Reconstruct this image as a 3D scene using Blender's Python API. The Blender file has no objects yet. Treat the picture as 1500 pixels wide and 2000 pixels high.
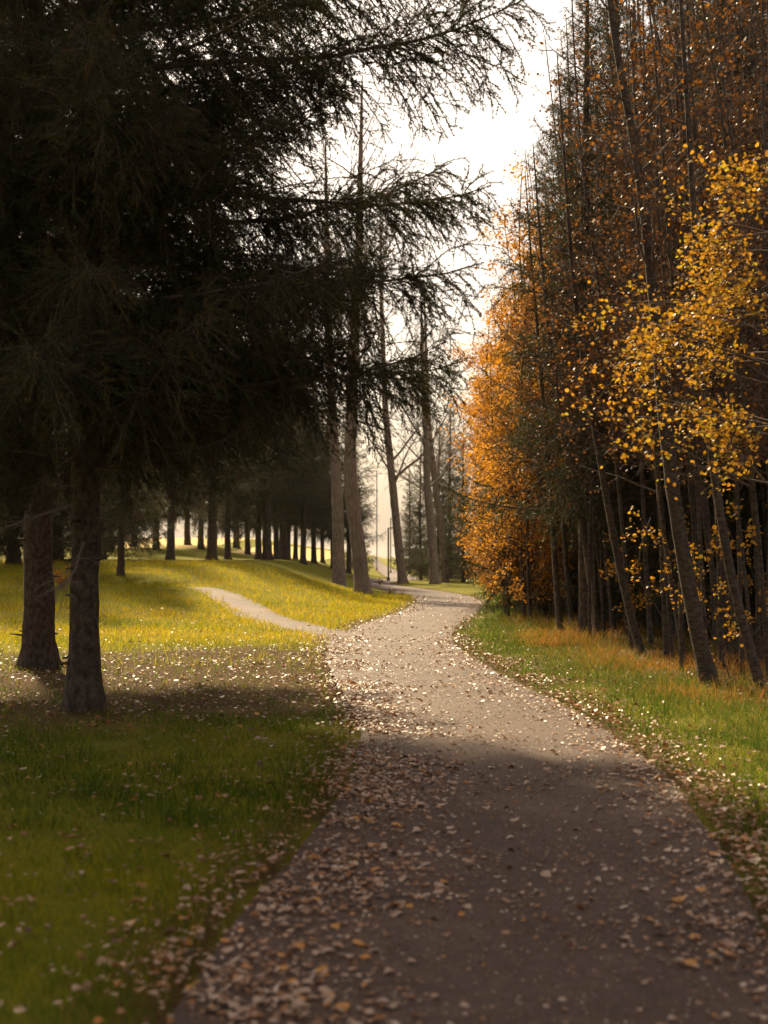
import bpy, math, random
import numpy as np
from mathutils import Matrix, Vector

RS = np.random.RandomState(7)
random.seed(7)
scn = bpy.context.scene
COL = scn.collection
R = math.radians

# ------------------------------------------------------------------ camera
HC, FPX, CX, HY = 1.70, 2778.0, 750.0, 1088.0       # eye height, focal length and horizon in photo pixels
cd = bpy.data.cameras.new('camera')
cam = bpy.data.objects.new('camera', cd); COL.objects.link(cam)
cam.location = (0, 0, HC); cam.rotation_euler = (R(90), 0, 0)
cd.sensor_fit = 'VERTICAL'; cd.sensor_height = 36.0; cd.lens = 36.0 * FPX / 2000.0
cd.shift_y = (HY - 1000) / 2000.0
cd.clip_start = 0.1; cd.clip_end = 6000
cd.dof.use_dof = True; cd.dof.focus_distance = 21.0; cd.dof.aperture_fstop = 2.0
scn.camera = cam

# ------------------------------------------------------------------ sky, sun, exposure
SUN_AZ, SUN_EL = -19.0, 36.0                          # degrees: right (+) or left (-) of the view axis, above the horizon
w = bpy.data.worlds.new('World'); scn.world = w; w.use_nodes = True
wn, wl = w.node_tree.nodes, w.node_tree.links
sky = wn.new('ShaderNodeTexSky'); sky.sky_type = 'NISHITA'; sky.sun_disc = False
sky.sun_elevation = R(SUN_EL); sky.sun_rotation = R(SUN_AZ % 360)
sky.air_density = 1.0; sky.dust_density = 5.0; sky.ozone_density = 0.6
tint = wn.new('ShaderNodeMix'); tint.data_type = 'RGBA'
tint.inputs[0].default_value = 0.35                    # thin warm autumn overcast veiling the blue
tint.inputs[7].default_value = (11.0, 9.0, 7.1, 1)
wl.new(sky.outputs[0], tint.inputs[6]); wl.new(tint.outputs[2], wn['Background'].inputs[0])
wn['Background'].inputs[1].default_value = 0.05
sl = bpy.data.lights.new('sun', 'SUN'); sl.energy = 5.0; sl.angle = R(2.5); sl.color = (1.0, 0.80, 0.50)
sun = bpy.data.objects.new('sun', sl); COL.objects.link(sun)
sdir = Vector((math.sin(R(SUN_AZ)) * math.cos(R(SUN_EL)), math.cos(R(SUN_AZ)) * math.cos(R(SUN_EL)), math.sin(R(SUN_EL))))
sun.rotation_euler = sdir.to_track_quat('Z', 'Y').to_euler()
sun.location = sdir * 60
vs = scn.view_settings
vs.view_transform = 'Standard'; vs.look = 'None'; vs.gamma = 1.0; vs.exposure = 1.2; vs.use_curve_mapping = False
cy = scn.cycles
cy.use_denoising = True
cy.max_bounces = 8; cy.diffuse_bounces = 3; cy.glossy_bounces = 2; cy.transmission_bounces = 4; cy.transparent_max_bounces = 4
cy.sample_clamp_indirect = 4.0
cy.use_adaptive_sampling = True; cy.adaptive_threshold = 0.02

# ------------------------------------------------------------------ helpers
def tagit(o, label=None, cat=None, group=None, kind=None):
    if label: o['label'] = label
    if cat: o['category'] = cat
    if group: o['group'] = group
    if kind: o['kind'] = kind
    return o

def empty(name, loc=(0, 0, 0), rz=0.0, s=1.0):
    o = bpy.data.objects.new(name, None); COL.objects.link(o)
    o.location = loc; o.rotation_euler = (0, 0, rz); o.scale = (s, s, s); o.empty_display_size = 0.2
    return o

def link(name, me, parent=None, kind=None):
    o = bpy.data.objects.new(name, me); COL.objects.link(o)
    if parent: o.parent = parent
    if kind: o['kind'] = kind
    return o

class MB:
    """collects vertex / face arrays and builds one mesh"""
    def __init__(s): s.V = []; s.T = []; s.Q = []; s.mt = []; s.mq = []; s.A = []; s.n = 0
    def add(s, V, T=None, Q=None, m=0, a=0.5):
        V = np.asarray(V, np.float32).reshape(-1, 3)
        if T is not None and len(T): s.T.append(np.asarray(T, np.int32) + s.n); s.mt.append(np.full(len(T), m, np.int32))
        if Q is not None and len(Q): s.Q.append(np.asarray(Q, np.int32) + s.n); s.mq.append(np.full(len(Q), m, np.int32))
        s.A.append(np.broadcast_to(np.asarray(a, np.float32), (len(V),)))
        s.V.append(V); s.n += len(V)
        return s
    def arrays(s):
        V = np.concatenate(s.V)
        T = np.concatenate(s.T) if s.T else np.zeros((0, 3), np.int32)
        Q = np.concatenate(s.Q) if s.Q else np.zeros((0, 4), np.int32)
        mt = np.concatenate(s.mt) if s.mt else np.zeros(0, np.int32)
        mq = np.concatenate(s.mq) if s.mq else np.zeros(0, np.int32)
        return V, T, Q, mt, mq, np.concatenate(s.A)
    def mesh(s, name, mats, smooth=True):
        return mk(name, *s.arrays(), mats, smooth)

def mk(name, V, T, Q, mt, mq, A, mats, smooth=True):
    me = bpy.data.meshes.new(name)
    me.vertices.add(len(V)); me.vertices.foreach_set('co', np.ascontiguousarray(V, np.float32).ravel())
    nT, nQ = len(T), len(Q)
    me.loops.add(nT * 3 + nQ * 4)
    me.loops.foreach_set('vertex_index', np.concatenate([T.ravel(), Q.ravel()]).astype(np.int32))
    me.polygons.add(nT + nQ)
    me.polygons.foreach_set('loop_start', np.concatenate([np.arange(nT) * 3, nT * 3 + np.arange(nQ) * 4]).astype(np.int32))
    me.polygons.foreach_set('material_index', np.concatenate([mt, mq]).astype(np.int32))
    me.polygons.foreach_set('use_smooth', np.full(nT + nQ, smooth, bool))
    at = me.attributes.new('v', 'FLOAT', 'POINT'); at.data.foreach_set('value', np.ascontiguousarray(A, np.float32))
    for m in (mats if isinstance(mats, (list, tuple)) else [mats]): me.materials.append(m)
    me.update(calc_edges=True)
    return me

def nrm(v): return v / (np.linalg.norm(v, axis=-1, keepdims=True) + 1e-9)

def curve(P0, D0, L, K=6, lift=0.0, wob=0.1, rs=RS):
    """N wandering lines: start, direction, length -> (N,K,3)"""
    P0 = np.asarray(P0, float).reshape(-1, 3); N = len(P0)
    D = nrm(np.broadcast_to(np.asarray(D0, float), (N, 3)).copy()); L = np.broadcast_to(np.asarray(L, float), (N,))
    lift = np.broadcast_to(np.asarray(lift, float), (N,))
    P = np.zeros((N, K, 3)); P[:, 0] = P0
    for k in range(1, K):
        P[:, k] = P[:, k - 1] + D * (L / (K - 1))[:, None]
        D = D + rs.normal(0, wob, (N, 3)); D[:, 2] += lift / (K - 1)
        D = nrm(D)
    return P

def tubes(P, Rd, S=5):
    """N tubes of K rings -> V, Q"""
    P = np.asarray(P, float)
    if P.ndim == 2: P = P[None]
    N, K, _ = P.shape
    Rd = np.broadcast_to(np.asarray(Rd, float), (N, K))
    T = nrm(np.gradient(P, axis=1))
    ref = np.where(np.abs(T[:, :1, 2:3]) > 0.8, np.array([[[1.0, 0, 0]]]), np.array([[[0, 0, 1.0]]]))
    n1 = nrm(np.cross(T, np.broadcast_to(ref, T.shape))); n2 = np.cross(T, n1)
    an = np.arange(S) * 2 * np.pi / S
    V = P[:, :, None, :] + Rd[:, :, None, None] * (np.cos(an)[None, None, :, None] * n1[:, :, None, :] + np.sin(an)[None, None, :, None] * n2[:, :, None, :])
    i = np.arange(N)[:, None, None] * (K * S); k = np.arange(K - 1)[None, :, None] * S; s = np.arange(S)[None, None, :]
    s2 = (s + 1) % S
    Q = np.stack([i + k + s, i + k + s2, i + k + S + s2, i + k + S + s], -1).reshape(-1, 4)
    return V.reshape(-1, 3), Q

def along(P, idx, t):
    """points and tangents on lines P[idx] at t in 0..1"""
    K = P.shape[1]; f = np.clip(t, 0, 0.9999) * (K - 1); k = f.astype(int); u = (f - k)[:, None]
    a, b = P[idx, k], P[idx, k + 1]
    return a + (b - a) * u, nrm(b - a)

def side_dirs(T, ang, az):
    """directions at angle ang from tangent, rotated az about it"""
    ref = np.where(np.abs(T[:, 2:3]) > 0.9, np.array([[1.0, 0, 0]]), np.array([[0, 0, 1.0]]))
    a = nrm(np.cross(T, ref)); b = np.cross(a, T)
    ca, sa = np.cos(ang)[:, None], np.sin(ang)[:, None]
    return T * ca + sa * (np.cos(az)[:, None] * a + np.sin(az)[:, None] * b)

LEAF = np.array([[0, 0, 0], [0.42, 0.22, .06], [0.50, 0.62, .08], [0, 1.06, -.05], [-0.50, 0.62, .08], [-0.42, 0.22, .06]])
LEAF_Q = np.array([[0, 1, 2, 3], [0, 3, 4, 5]])
def leaves(pos, size, rs=RS, flat=0.0, curl=1.0):
    """leaf blades of random aim; flat=1 lays them on the ground"""
    N = len(pos); size = np.broadcast_to(size, (N,))
    az = rs.uniform(0, 2 * np.pi, N)
    ax = np.stack([np.cos(az), np.sin(az), rs.normal(0, .55, N) * (1 - flat) + rs.normal(0, .14, N)], -1); ax = nrm(ax)
    up = np.stack([rs.normal(0, 1, N), rs.normal(0, 1, N), rs.normal(0, 1, N)], -1)
    up = nrm(up) * (1 - flat) + flat * np.array([0, 0, 1.0]) + rs.normal(0, .16, (N, 3)) * flat
    sd = nrm(np.cross(ax, up)); up = np.cross(sd, ax)
    W = rs.uniform(.8, 1.08, N)
    cz = curl * rs.uniform(-.6, 2.2, N)
    V = (LEAF[None, :, 0:1] * W[:, None, None] * sd[:, None] + (LEAF[None, :, 1:2] - .4) * ax[:, None]
         + LEAF[None, :, 2:3] * cz[:, None, None] * up[:, None]) * size[:, None, None] + pos[:, None]
    Q = (LEAF_Q[None] + (np.arange(N) * 6)[:, None, None]).reshape(-1, 4)
    return V.reshape(-1, 3), Q, 6

# ------------------------------------------------------------------ materials
def newmat(name):
    m = bpy.data.materials.new(name); m.use_nodes = True
    nt = m.node_tree
    for n in list(nt.nodes): nt.nodes.remove(n)
    out = nt.nodes.new('ShaderNodeOutputMaterial')
    return m, nt.nodes, nt.links, out

def ramp(n, stops, interp='LINEAR'):
    r = n.new('ShaderNodeValToRGB'); cr = r.color_ramp; cr.interpolation = interp
    while len(cr.elements) > 1: cr.elements.remove(cr.elements[-1])
    cr.elements[0].position = stops[0][0]; cr.elements[0].color = (*stops[0][1], 1)
    for p, c in stops[1:]:
        e = cr.elements.new(p); e.color = (*c, 1)
    return r

def leafmat(name, stops, trans=0.45, rough=0.5, spec=0.4):
    m, n, l, out = newmat(name)
    at = n.new('ShaderNodeAttribute'); at.attribute_name = 'v'
    cr = ramp(n, stops); l.new(at.outputs['Fac'], cr.inputs[0])
    p = n.new('ShaderNodeBsdfPrincipled'); p.inputs['Roughness'].default_value = rough
    p.inputs['Specular IOR Level'].default_value = spec
    t = n.new('ShaderNodeBsdfTranslucent'); mx = n.new('ShaderNodeMixShader'); mx.inputs[0].default_value = trans
    l.new(cr.outputs[0], p.inputs['Base Color']); l.new(cr.outputs[0], t.inputs[0])
    l.new(p.outputs[0], mx.inputs[1]); l.new(t.outputs[0], mx.inputs[2]); l.new(mx.outputs[0], out.inputs[0])
    return m

def barkmat(name, c1, c2, sc=(9, 9, 2.0), bump=0.6, marks=None):
    m, n, l, out = newmat(name)
    tc = n.new('ShaderNodeTexCoord'); mp = n.new('ShaderNodeMapping'); mp.inputs['Scale'].default_value = sc
    l.new(tc.outputs['Object'], mp.inputs[0])
    nz = n.new('ShaderNodeTexNoise'); nz.inputs['Scale'].default_value = 2.2; nz.inputs['Detail'].default_value = 8; nz.inputs['Roughness'].default_value = .68
    l.new(mp.outputs[0], nz.inputs[0])
    cr = ramp(n, [(.33, c1), (.66, c2)]); l.new(nz.outputs['Fac'], cr.inputs[0])
    p = n.new('ShaderNodeBsdfPrincipled'); p.inputs['Roughness'].default_value = .9; p.inputs['Specular IOR Level'].default_value = .15
    last = cr.outputs[0]
    if marks:
        mp2 = n.new('ShaderNodeMapping'); mp2.inputs['Scale'].default_value = (11, 11, 45)
        l.new(tc.outputs['Object'], mp2.inputs[0])
        nz2 = n.new('ShaderNodeTexNoise'); nz2.inputs['Scale'].default_value = 1.0; nz2.inputs['Detail'].default_value = 3
        l.new(mp2.outputs[0], nz2.inputs[0])
        cr2 = ramp(n, [(.55, (0, 0, 0)), (.61, (1, 1, 1))]); l.new(nz2.outputs['Fac'], cr2.inputs[0])
        mx = n.new('ShaderNodeMix'); mx.data_type = 'RGBA'
        l.new(cr2.outputs[0], mx.inputs[0]); l.new(last, mx.inputs[6]); mx.inputs[7].default_value = (*marks, 1)
        last = mx.outputs[2]
    l.new(last, p.inputs['Base Color'])
    b = n.new('ShaderNodeBump'); b.inputs['Strength'].default_value = bump; b.inputs['Distance'].default_value = .03
    l.new(nz.outputs['Fac'], b.inputs['Height']); l.new(b.outputs[0], p.inputs['Normal'])
    l.new(p.outputs[0], out.inputs[0])
    return m

M = {}
M['spruce_bark'] = barkmat('spruce_bark', (.022, .016, .012), (.11, .083, .064), (7, 7, 5), .9)
M['poplar_bark'] = barkmat('poplar_bark', (.07, .052, .042), (.32, .245, .20), (11, 11, 1.6), 1.0)
M['aspen_bark'] = barkmat('aspen_bark', (.036, .027, .021), (.12, .096, .075), (5, 5, 6), .4, marks=(.04, .032, .026))
M['twig_bark'] = barkmat('twig_bark', (.06, .043, .034), (.17, .13, .105), (20, 20, 20), .2)
M['dead_twig'] = barkmat('dead_twig', (.10, .08, .065), (.24, .20, .17), (20, 20, 20), .2)
M['needle'] = leafmat('needle', [(0, (.020, .026, .010)), (.5, (.040, .048, .015)), (.85, (.085, .065, .018)), (1, (.15, .072, .02))], .35, .6, .15)  # olive to brown needles; the amber end imitates sunlight shining through
M['yellow_leaf'] = leafmat('yellow_leaf', [(0, (.12, .055, .012)), (.25, (.34, .155, .016)), (.7, (.50, .26, .02)), (1, (.30, .27, .03))], .5, .5, .25)
M['orange_leaf'] = leafmat('orange_leaf', [(0, (.20, .075, .014)), (.4, (.46, .19, .018)), (.8, (.62, .29, .022)), (1, (.68, .40, .03))], .6, .5, .2)
M['rust_leaf'] = leafmat('rust_leaf', [(0, (.05, .022, .009)), (.5, (.14, .054, .013)), (1, (.30, .12, .018))], .45, .5, .25)
M['fallen_leaf'] = leafmat('fallen_leaf', [(0, (.045, .022, .012)), (.25, (.13, .052, .018)), (.5, (.30, .125, .036)), (.75, (.37, .235, .155)), (.95, (.52, .38, .28)), (1, (.50, .22, .04))], .2, .45, .35)
M['lawn_blade'] = leafmat('lawn_blade', [(0, (.045, .075, .010)), (.4, (.085, .13, .014)), (.75, (.36, .30, .006)), (1, (.46, .31, .02))], .62, .7, .03)
M['dry_blade'] = leafmat('dry_blade', [(0, (.06, .095, .016)), (.35, (.15, .14, .022)), (.6, (.33, .14, .024)), (1, (.46, .24, .06))], .45, .6, .12)

def groundmat():
    m, n, l, out = newmat('turf')
    tc = n.new('ShaderNodeTexCoord')
    def noise(s, d=6, r=.6):
        z = n.new('ShaderNodeTexNoise'); z.inputs['Scale'].default_value = s; z.inputs['Detail'].default_value = d; z.inputs['Roughness'].default_value = r
        l.new(tc.outputs['Object'], z.inputs[0]); return z
    n1, n2, n3 = noise(.35), noise(9, 8, .75), noise(60, 4, .7)
    g = ramp(n, [(.25, (.06, .07, .006)), (.5, (.17, .16, .008)), (.72, (.30, .22, .010))])
    add = n.new('ShaderNodeMath'); add.operation = 'MULTIPLY_ADD'; add.inputs[1].default_value = .45; add.inputs[2].default_value = 0
    l.new(n1.outputs['Fac'], add.inputs[0])
    add2 = n.new('ShaderNodeMath'); add2.operation = 'MULTIPLY_ADD'; add2.inputs[1].default_value = .55
    l.new(n2.outputs['Fac'], add2.inputs[0]); l.new(add.outputs[0], add2.inputs[2]); l.new(add2.outputs[0], g.inputs[0])
    b = ramp(n, [(.3, (.028, .015, .008)), (.5, (.075, .036, .016)), (.68, (.15, .075, .034))]); l.new(n3.outputs['Fac'], b.inputs[0])
    at = n.new('ShaderNodeAttribute'); at.attribute_name = 'v'
    mr = n.new('ShaderNodeMath'); mr.operation = 'MULTIPLY_ADD'; mr.inputs[1].default_value = 1.2; mr.inputs[2].default_value = -.6
    l.new(n2.outputs['Fac'], mr.inputs[0])
    ms = n.new('ShaderNodeMath'); ms.operation = 'ADD'; ms.use_clamp = True
    l.new(at.outputs['Fac'], ms.inputs[0]); l.new(mr.outputs[0], ms.inputs[1])
    mx = n.new('ShaderNodeMix'); mx.data_type = 'RGBA'
    l.new(ms.outputs[0], mx.inputs[0]); l.new(g.outputs[0], mx.inputs[6]); l.new(b.outputs[0], mx.inputs[7])
    p = n.new('ShaderNodeBsdfPrincipled'); p.inputs['Roughness'].default_value = .9; p.inputs['Specular IOR Level'].default_value = .05
    l.new(mx.outputs[2], p.inputs['Base Color'])
    bp = n.new('ShaderNodeBump'); bp.inputs['Strength'].default_value = .8; bp.inputs['Distance'].default_value = .05
    l.new(n3.outputs['Fac'], bp.inputs['Height']); l.new(bp.outputs[0], p.inputs['Normal'])
    l.new(p.outputs[0], out.inputs[0]); return m

def asphaltmat():
    m, n, l, out = newmat('worn_asphalt')
    tc = n.new('ShaderNodeTexCoord')
    def noise(s, d, r=.6):
        z = n.new('ShaderNodeTexNoise'); z.inputs['Scale'].default_value = s; z.inputs['Detail'].default_value = d; z.inputs['Roughness'].default_value = r
        l.new(tc.outputs['Object'], z.inputs[0]); return z
    big, mid, fine = noise(.6, 5), noise(9, 8, .8), noise(75, 5, .85)
    c = ramp(n, [(.38, (.020, .012, .009)), (.47, (.070, .043, .032)), (.53, (.105, .066, .050)), (.63, (.26, .17, .13))])
    a = n.new('ShaderNodeMath'); a.operation = 'MULTIPLY_ADD'; a.inputs[1].default_value = .55
    b = n.new('ShaderNodeMath'); b.operation = 'MULTIPLY_ADD'; b.inputs[1].default_value = .25
    d = n.new('ShaderNodeMath'); d.operation = 'MULTIPLY'; d.inputs[1].default_value = .2
    l.new(big.outputs['Fac'], d.inputs[0]); l.new(mid.outputs['Fac'], b.inputs[0]); l.new(d.outputs[0], b.inputs[2])
    l.new(fine.outputs['Fac'], a.inputs[0]); l.new(b.outputs[0], a.inputs[2]); l.new(a.outputs[0], c.inputs[0])
    p = n.new('ShaderNodeBsdfPrincipled'); p.inputs['Specular IOR Level'].default_value = .15
    rr = n.new('ShaderNodeMapRange'); rr.inputs[3].default_value = .6; rr.inputs[4].default_value = .85
    l.new(mid.outputs['Fac'], rr.inputs[0]); l.new(rr.outputs[0], p.inputs['Roughness'])
    l.new(c.outputs[0], p.inputs['Base Color'])
    bp = n.new('ShaderNodeBump'); bp.inputs['Strength'].default_value = .7; bp.inputs['Distance'].default_value = .015
    l.new(fine.outputs['Fac'], bp.inputs['Height']); l.new(bp.outputs[0], p.inputs['Normal'])
    l.new(p.outputs[0], out.inputs[0]); return m

def plainmat(name, c, rough=.5, metal=0.0):
    m, n, l, out = newmat(name)
    tc = n.new('ShaderNodeTexCoord'); z = n.new('ShaderNodeTexNoise'); z.inputs['Scale'].default_value = 6; z.inputs['Detail'].default_value = 5
    l.new(tc.outputs['Object'], z.inputs[0])
    cr = ramp(n, [(.3, tuple(v * .75 for v in c)), (.7, tuple(v * 1.2 for v in c))]); l.new(z.outputs['Fac'], cr.inputs[0])
    p = n.new('ShaderNodeBsdfPrincipled'); p.inputs['Roughness'].default_value = rough; p.inputs['Metallic'].default_value = metal
    l.new(cr.outputs[0], p.inputs['Base Color']); l.new(p.outputs[0], out.inputs[0]); return m
M['turf'] = groundmat(); M['asphalt'] = asphaltmat()
M['dark_metal'] = plainmat('dark_metal', (.03, .03, .032), .45, .3)
M['lens'] = plainmat('lens', (.55, .52, .46), .3)

# ------------------------------------------------------------------ the lie of the land
def sst(a, b, x):
    t = np.clip((np.asarray(x, float) - a) / (b - a), 0, 1); return t * t * (3 - 2 * t)
def vnoise(x, y, f, seed=0):
    """cheap smooth value noise built from sines"""
    rs = np.random.RandomState(seed + 100); o = np.zeros(np.broadcast(x, y).shape)
    for k in range(6):
        a = rs.uniform(0, 2 * np.pi); g = f * rs.uniform(.6, 1.7); ph = rs.uniform(0, 7)
        o = o + np.sin((x * np.cos(a) + y * np.sin(a)) * g + ph)
    return o / 6
def ground0(x, y):
    x = np.asarray(x, float); y = np.asarray(y, float)
    z = 1.5 * sst(0.5, -7.0, x) * sst(31, 66, y)
    z = z + 2.3 * sst(70, 165, y) * sst(-7, -15, x)
    z = z + .10 * np.exp(-((y - 46.6) / 1.0) ** 2) * sst(-5.4, -7.0, x)
    z = z - .20 * np.exp(-((y - 49.0) / 1.3) ** 2) * sst(-5.6, -7.2, x)
    return z
CPTS = [(.30, -6), (.36, 0), (.43, 5.18), (.52, 6.63), (.76, 8.4), (.97, 11.46), (.90, 15.1), (.66, 18), (.36, 22.3), (.16, 28), (.55, 34.5), (1.50, 42.2),
        (2.30, 51.3), (2.52, 57.6), (2.1, 65.6), (.82, 76), (-.55, 86), (-.75, 94.5), (.6, 103), (1.7, 112), (1.25, 130), (.6, 165), (-.75, 262), (-2.5, 472), (-6, 900)]
SPTS = [(.2, 28.0), (-.9, 30.4), (-2.1, 34.2), (-3.4, 39), (-4.6, 43.8), (-5.8, 47.0), (-8.5, 48.9), (-13, 49.4), (-22, 50)]
def catmull(P, step):
    P = np.array(P, float); P = np.vstack([2 * P[0] - P[1], P, 2 * P[-1] - P[-2]]); out = []
    for i in range(1, len(P) - 2):
        p0, p1, p2, p3 = P[i - 1:i + 3]; n = int(np.clip(np.linalg.norm(p2 - p1) / step, 3, 14))
        t = np.linspace(0, 1, n, endpoint=False)[:, None]
        out.append(.5 * (2 * p1 + (p2 - p0) * t + (2 * p0 - 5 * p1 + 4 * p2 - p3) * t ** 2 + (-p0 + 3 * p1 - 3 * p2 + p3) * t ** 3))
    return np.vstack(out + [P[-2:-1]])
MAIN = catmull(CPTS, .5); SIDE = catmull(SPTS, .5)
HALF_MAIN, HALF_SIDE = 1.215, 0.66
def lateral(x, y, line):
    """signed distance to a centreline, right of it positive"""
    p = np.stack([np.ravel(x), np.ravel(y)], -1).astype(float); out = np.zeros(len(p))
    a, b = line[:-1], line[1:]; ab = b - a; L2 = (ab ** 2).sum(1)
    for c in range(0, len(p), 4000):
        q = p[c:c + 4000]; ap = q[:, None] - a[None]
        t = np.clip((ap * ab).sum(2) / L2, 0, 1); dv = ap - t[..., None] * ab
        d = (dv ** 2).sum(2); k = d.argmin(1); i = np.arange(len(q))
        s = ab[k, 0] * ap[i, k, 1] - ab[k, 1] * ap[i, k, 0]
        out[c:c + 4000] = np.sqrt(d[i, k]) * np.where(s > 0, -1, 1)
    return out.reshape(np.shape(x))
def ground(x, y): return ground0(x, y)
def gz(x, y): return float(ground0(x, y))
def at(px, d): return ((px - CX) / FPX * d, d)
def zpix(py, d): return HC + (HY - py) / FPX * d
def spot(px, d): x, y = at(px, d); return (x, y, gz(x, y))

SPRUCE_B = at(163, 15.4); SPRUCE_A = at(76, 21.3)
def litter(x, y, lm, ls):
    """how much leaf fall hides the turf, 0..1"""
    v = .9 * np.exp(-((np.abs(lm) - HALF_MAIN) / .35) ** 2) * (np.abs(lm) > HALF_MAIN)
    wob = 1.6 * vnoise(x, y, .9, 41) + .9 * vnoise(x, y, 2.7, 42)
    v = np.maximum(v, .95 * sst(7.6, 3.4, np.hypot((x - SPRUCE_B[0] - .8) * 1.15, (y - SPRUCE_B[1] - 4.0) * .8) + wob) * sst(11.5, 15.5, y + wob))
    v = np.maximum(v, .85 * sst(5.0, 2.0, np.hypot(x - SPRUCE_A[0], y - SPRUCE_A[1])))
    v = np.maximum(v, .9 * sst(2.9, 4.2, lm) * sst(75, 60, y))
    return v

# ---- ground sheet
def axis(parts):
    o = [np.arange(a, b, s) for a, b, s in parts]; return np.concatenate(o)
gx = np.concatenate([-np.geomspace(3000, 16, 26), axis([(-15, -8, .5), (-8, 8, .2), (8, 15, .5)]), np.geomspace(15, 3000, 26)])
gy = np.concatenate([axis([(-40, 0, 4), (0, 60, .25), (60, 130, 1.0)]), np.geomspace(130, 5000, 50)])
X, Y = np.meshgrid(gx, gy)
lm, ls = lateral(X, Y, MAIN), lateral(X, Y, SIDE)
off = np.minimum(sst(HALF_MAIN, HALF_MAIN + .5, np.abs(lm)), sst(HALF_SIDE, HALF_SIDE + .5, np.abs(ls)))
Z = ground0(X, Y) + off * (.035 + .03 * vnoise(X, Y, 1.1, 3) + .018 * vnoise(X, Y, 4.0, 4)) * sst(200, 60, Y)
nY, nX = X.shape
gi = (np.arange(nY - 1)[:, None] * nX + np.arange(nX - 1)[None]).ravel()
gq = np.stack([gi, gi + 1, gi + nX + 1, gi + nX], -1)
b = MB(); b.add(np.stack([X, Y, Z], -1), Q=gq, a=litter(X, Y, lm, ls).ravel())
tagit(link('ground', b.mesh('ground', M['turf'])), 'grassy park ground with leaf litter rising to a low mound', None, None, 'structure')

fx, fy = np.meshgrid(np.linspace(-170, -3, 60), np.linspace(108, 420, 60))
fxx = np.minimum(fx, -3 - .02 * fy); fz = ground0(fxx, fy) + .05
gi = (np.arange(59)[:, None] * 60 + np.arange(59)[None]).ravel()
M['straw'] = plainmat('straw', (.50, .34, .07), .95)
b = MB(); b.add(np.stack([fxx, fy, fz], -1), Q=np.stack([gi, gi + 1, gi + 61, gi + 60], -1))
tagit(link('meadow', b.mesh('meadow', M['straw'])), 'golden dry meadow beyond the lawn crest', None, None, 'structure')

def strip(line, half, dz, nm, lab, wid=None):
    T = nrm(np.gradient(line, axis=0)); Nn = np.stack([T[:, 1], -T[:, 0]], -1)
    cols = np.linspace(-1, 1, 9); K = len(line)
    hw = np.full(K, half) if wid is None else wid
    wob = .05 * vnoise(line[:, 0], line[:, 1], 2.3, 9); wob2 = .05 * vnoise(line[:, 0], line[:, 1], 2.9, 12)
    V = []
    for c in cols:
        h = hw + (wob if c < 0 else wob2) * abs(c)
        p = line + Nn * (c * h)[:, None]
        V.append(np.stack([p[:, 0], p[:, 1], ground0(p[:, 0], p[:, 1]) + dz + .012 * (1 - c * c)], -1))
    V = np.stack(V, 1)
    i = (np.arange(K - 1)[:, None] * 9 + np.arange(8)[None]).ravel()
    q = np.stack([i, i + 1, i + 10, i + 9], -1)
    b = MB(); b.add(V, Q=q)
    return tagit(link(nm, b.mesh(nm, M['asphalt'])), lab, None, None, 'structure')
strip(MAIN, HALF_MAIN, .014, 'path', 'winding brown asphalt footpath strewn with leaves')
strip(SIDE, HALF_SIDE, .006, 'side_path', 'narrow side path branching left over the lawn', HALF_SIDE * (1 + .9 * np.exp(-np.linspace(0, 9, len(SIDE)))))

# ------------------------------------------------------------------ grass (uncountable: one object each)
def blades(x, y, z, h, wd, a, lean=.5, rs=RS):
    N = len(x); az = rs.uniform(0, 2 * np.pi, N); ba = rs.uniform(0, 2 * np.pi, N)
    ln = h * lean * rs.uniform(.2, 1.2, N)
    s = np.stack([np.cos(az), np.sin(az), 0 * az], -1) * (wd / 2)[:, None]
    dv = np.stack([np.cos(ba), np.sin(ba), 0 * az], -1) * ln[:, None]
    p = np.stack([x, y, z], -1)
    mid = p + dv * .35; mid[:, 2] += h * .6
    tip = p + dv; tip[:, 2] += h
    V = np.stack([p - s, p + s, mid + s * .75, mid - s * .75, tip], 1).reshape(-1, 3)
    i = np.arange(N) * 5
    return V, np.stack([i + 3, i + 2, i + 4], -1), np.stack([i, i + 1, i + 2, i + 3], -1), np.repeat(a, 5)

def scatter_view(n, d0, d1, pw, rs=RS, margin=.8):
    """points spread over the part of the ground near the view, thinning with distance"""
    u = rs.uniform(0, 1, n); e = 2 - pw
    d = (d0 ** e + u * (d1 ** e - d0 ** e)) ** (1 / e)
    x = rs.uniform(-1, 1, n) * (.285 * d + margin)
    return x, d
x, y = scatter_view(270000, 4.4, 62, 1.62)
lm, ls = lateral(x, y, MAIN), lateral(x, y, SIDE)
li = litter(x, y, lm, ls)
keep = (np.abs(lm) > HALF_MAIN + .03 + .12 * RS.uniform(-.6, 1, len(x))) & (np.abs(ls) > HALF_SIDE - .16 + .22 * vnoise(x, y, 3.1, 61) + .1 * RS.uniform(-1, 1, len(x)))
keep &= RS.uniform(0, 1, len(x)) > li * .80
keep &= (lm < 4.2)
x, y, lm, li = x[keep], y[keep], lm[keep], li[keep]
z = ground0(x, y) + .01
tall = .7 + .5 * vnoise(x, y, 3.0, 21)
h = (.028 + .065 * np.clip(tall + .45 * vnoise(x, y, 9, 22), .05, 2)) * RS.uniform(.4, 1.4, len(x)) * (1 + .012 * y)
h = h * (1 + 1.3 * sst(.30, .65, vnoise(x, y, 5.5, 24) + .25 * vnoise(x, y, 14, 25)))
wd = .0042 * (y / 6) ** .62
a = np.clip(.30 + .26 * vnoise(x, y, .9, 31) + RS.normal(0, .16, len(x)) + .48 * sst(15, 32, y) * sst(1, -1, lm) - .14 * sst(0, 1, lm), 0, 1)  # yellower mid sward, also sun put into the colour; right verge darkened as shade
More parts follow.
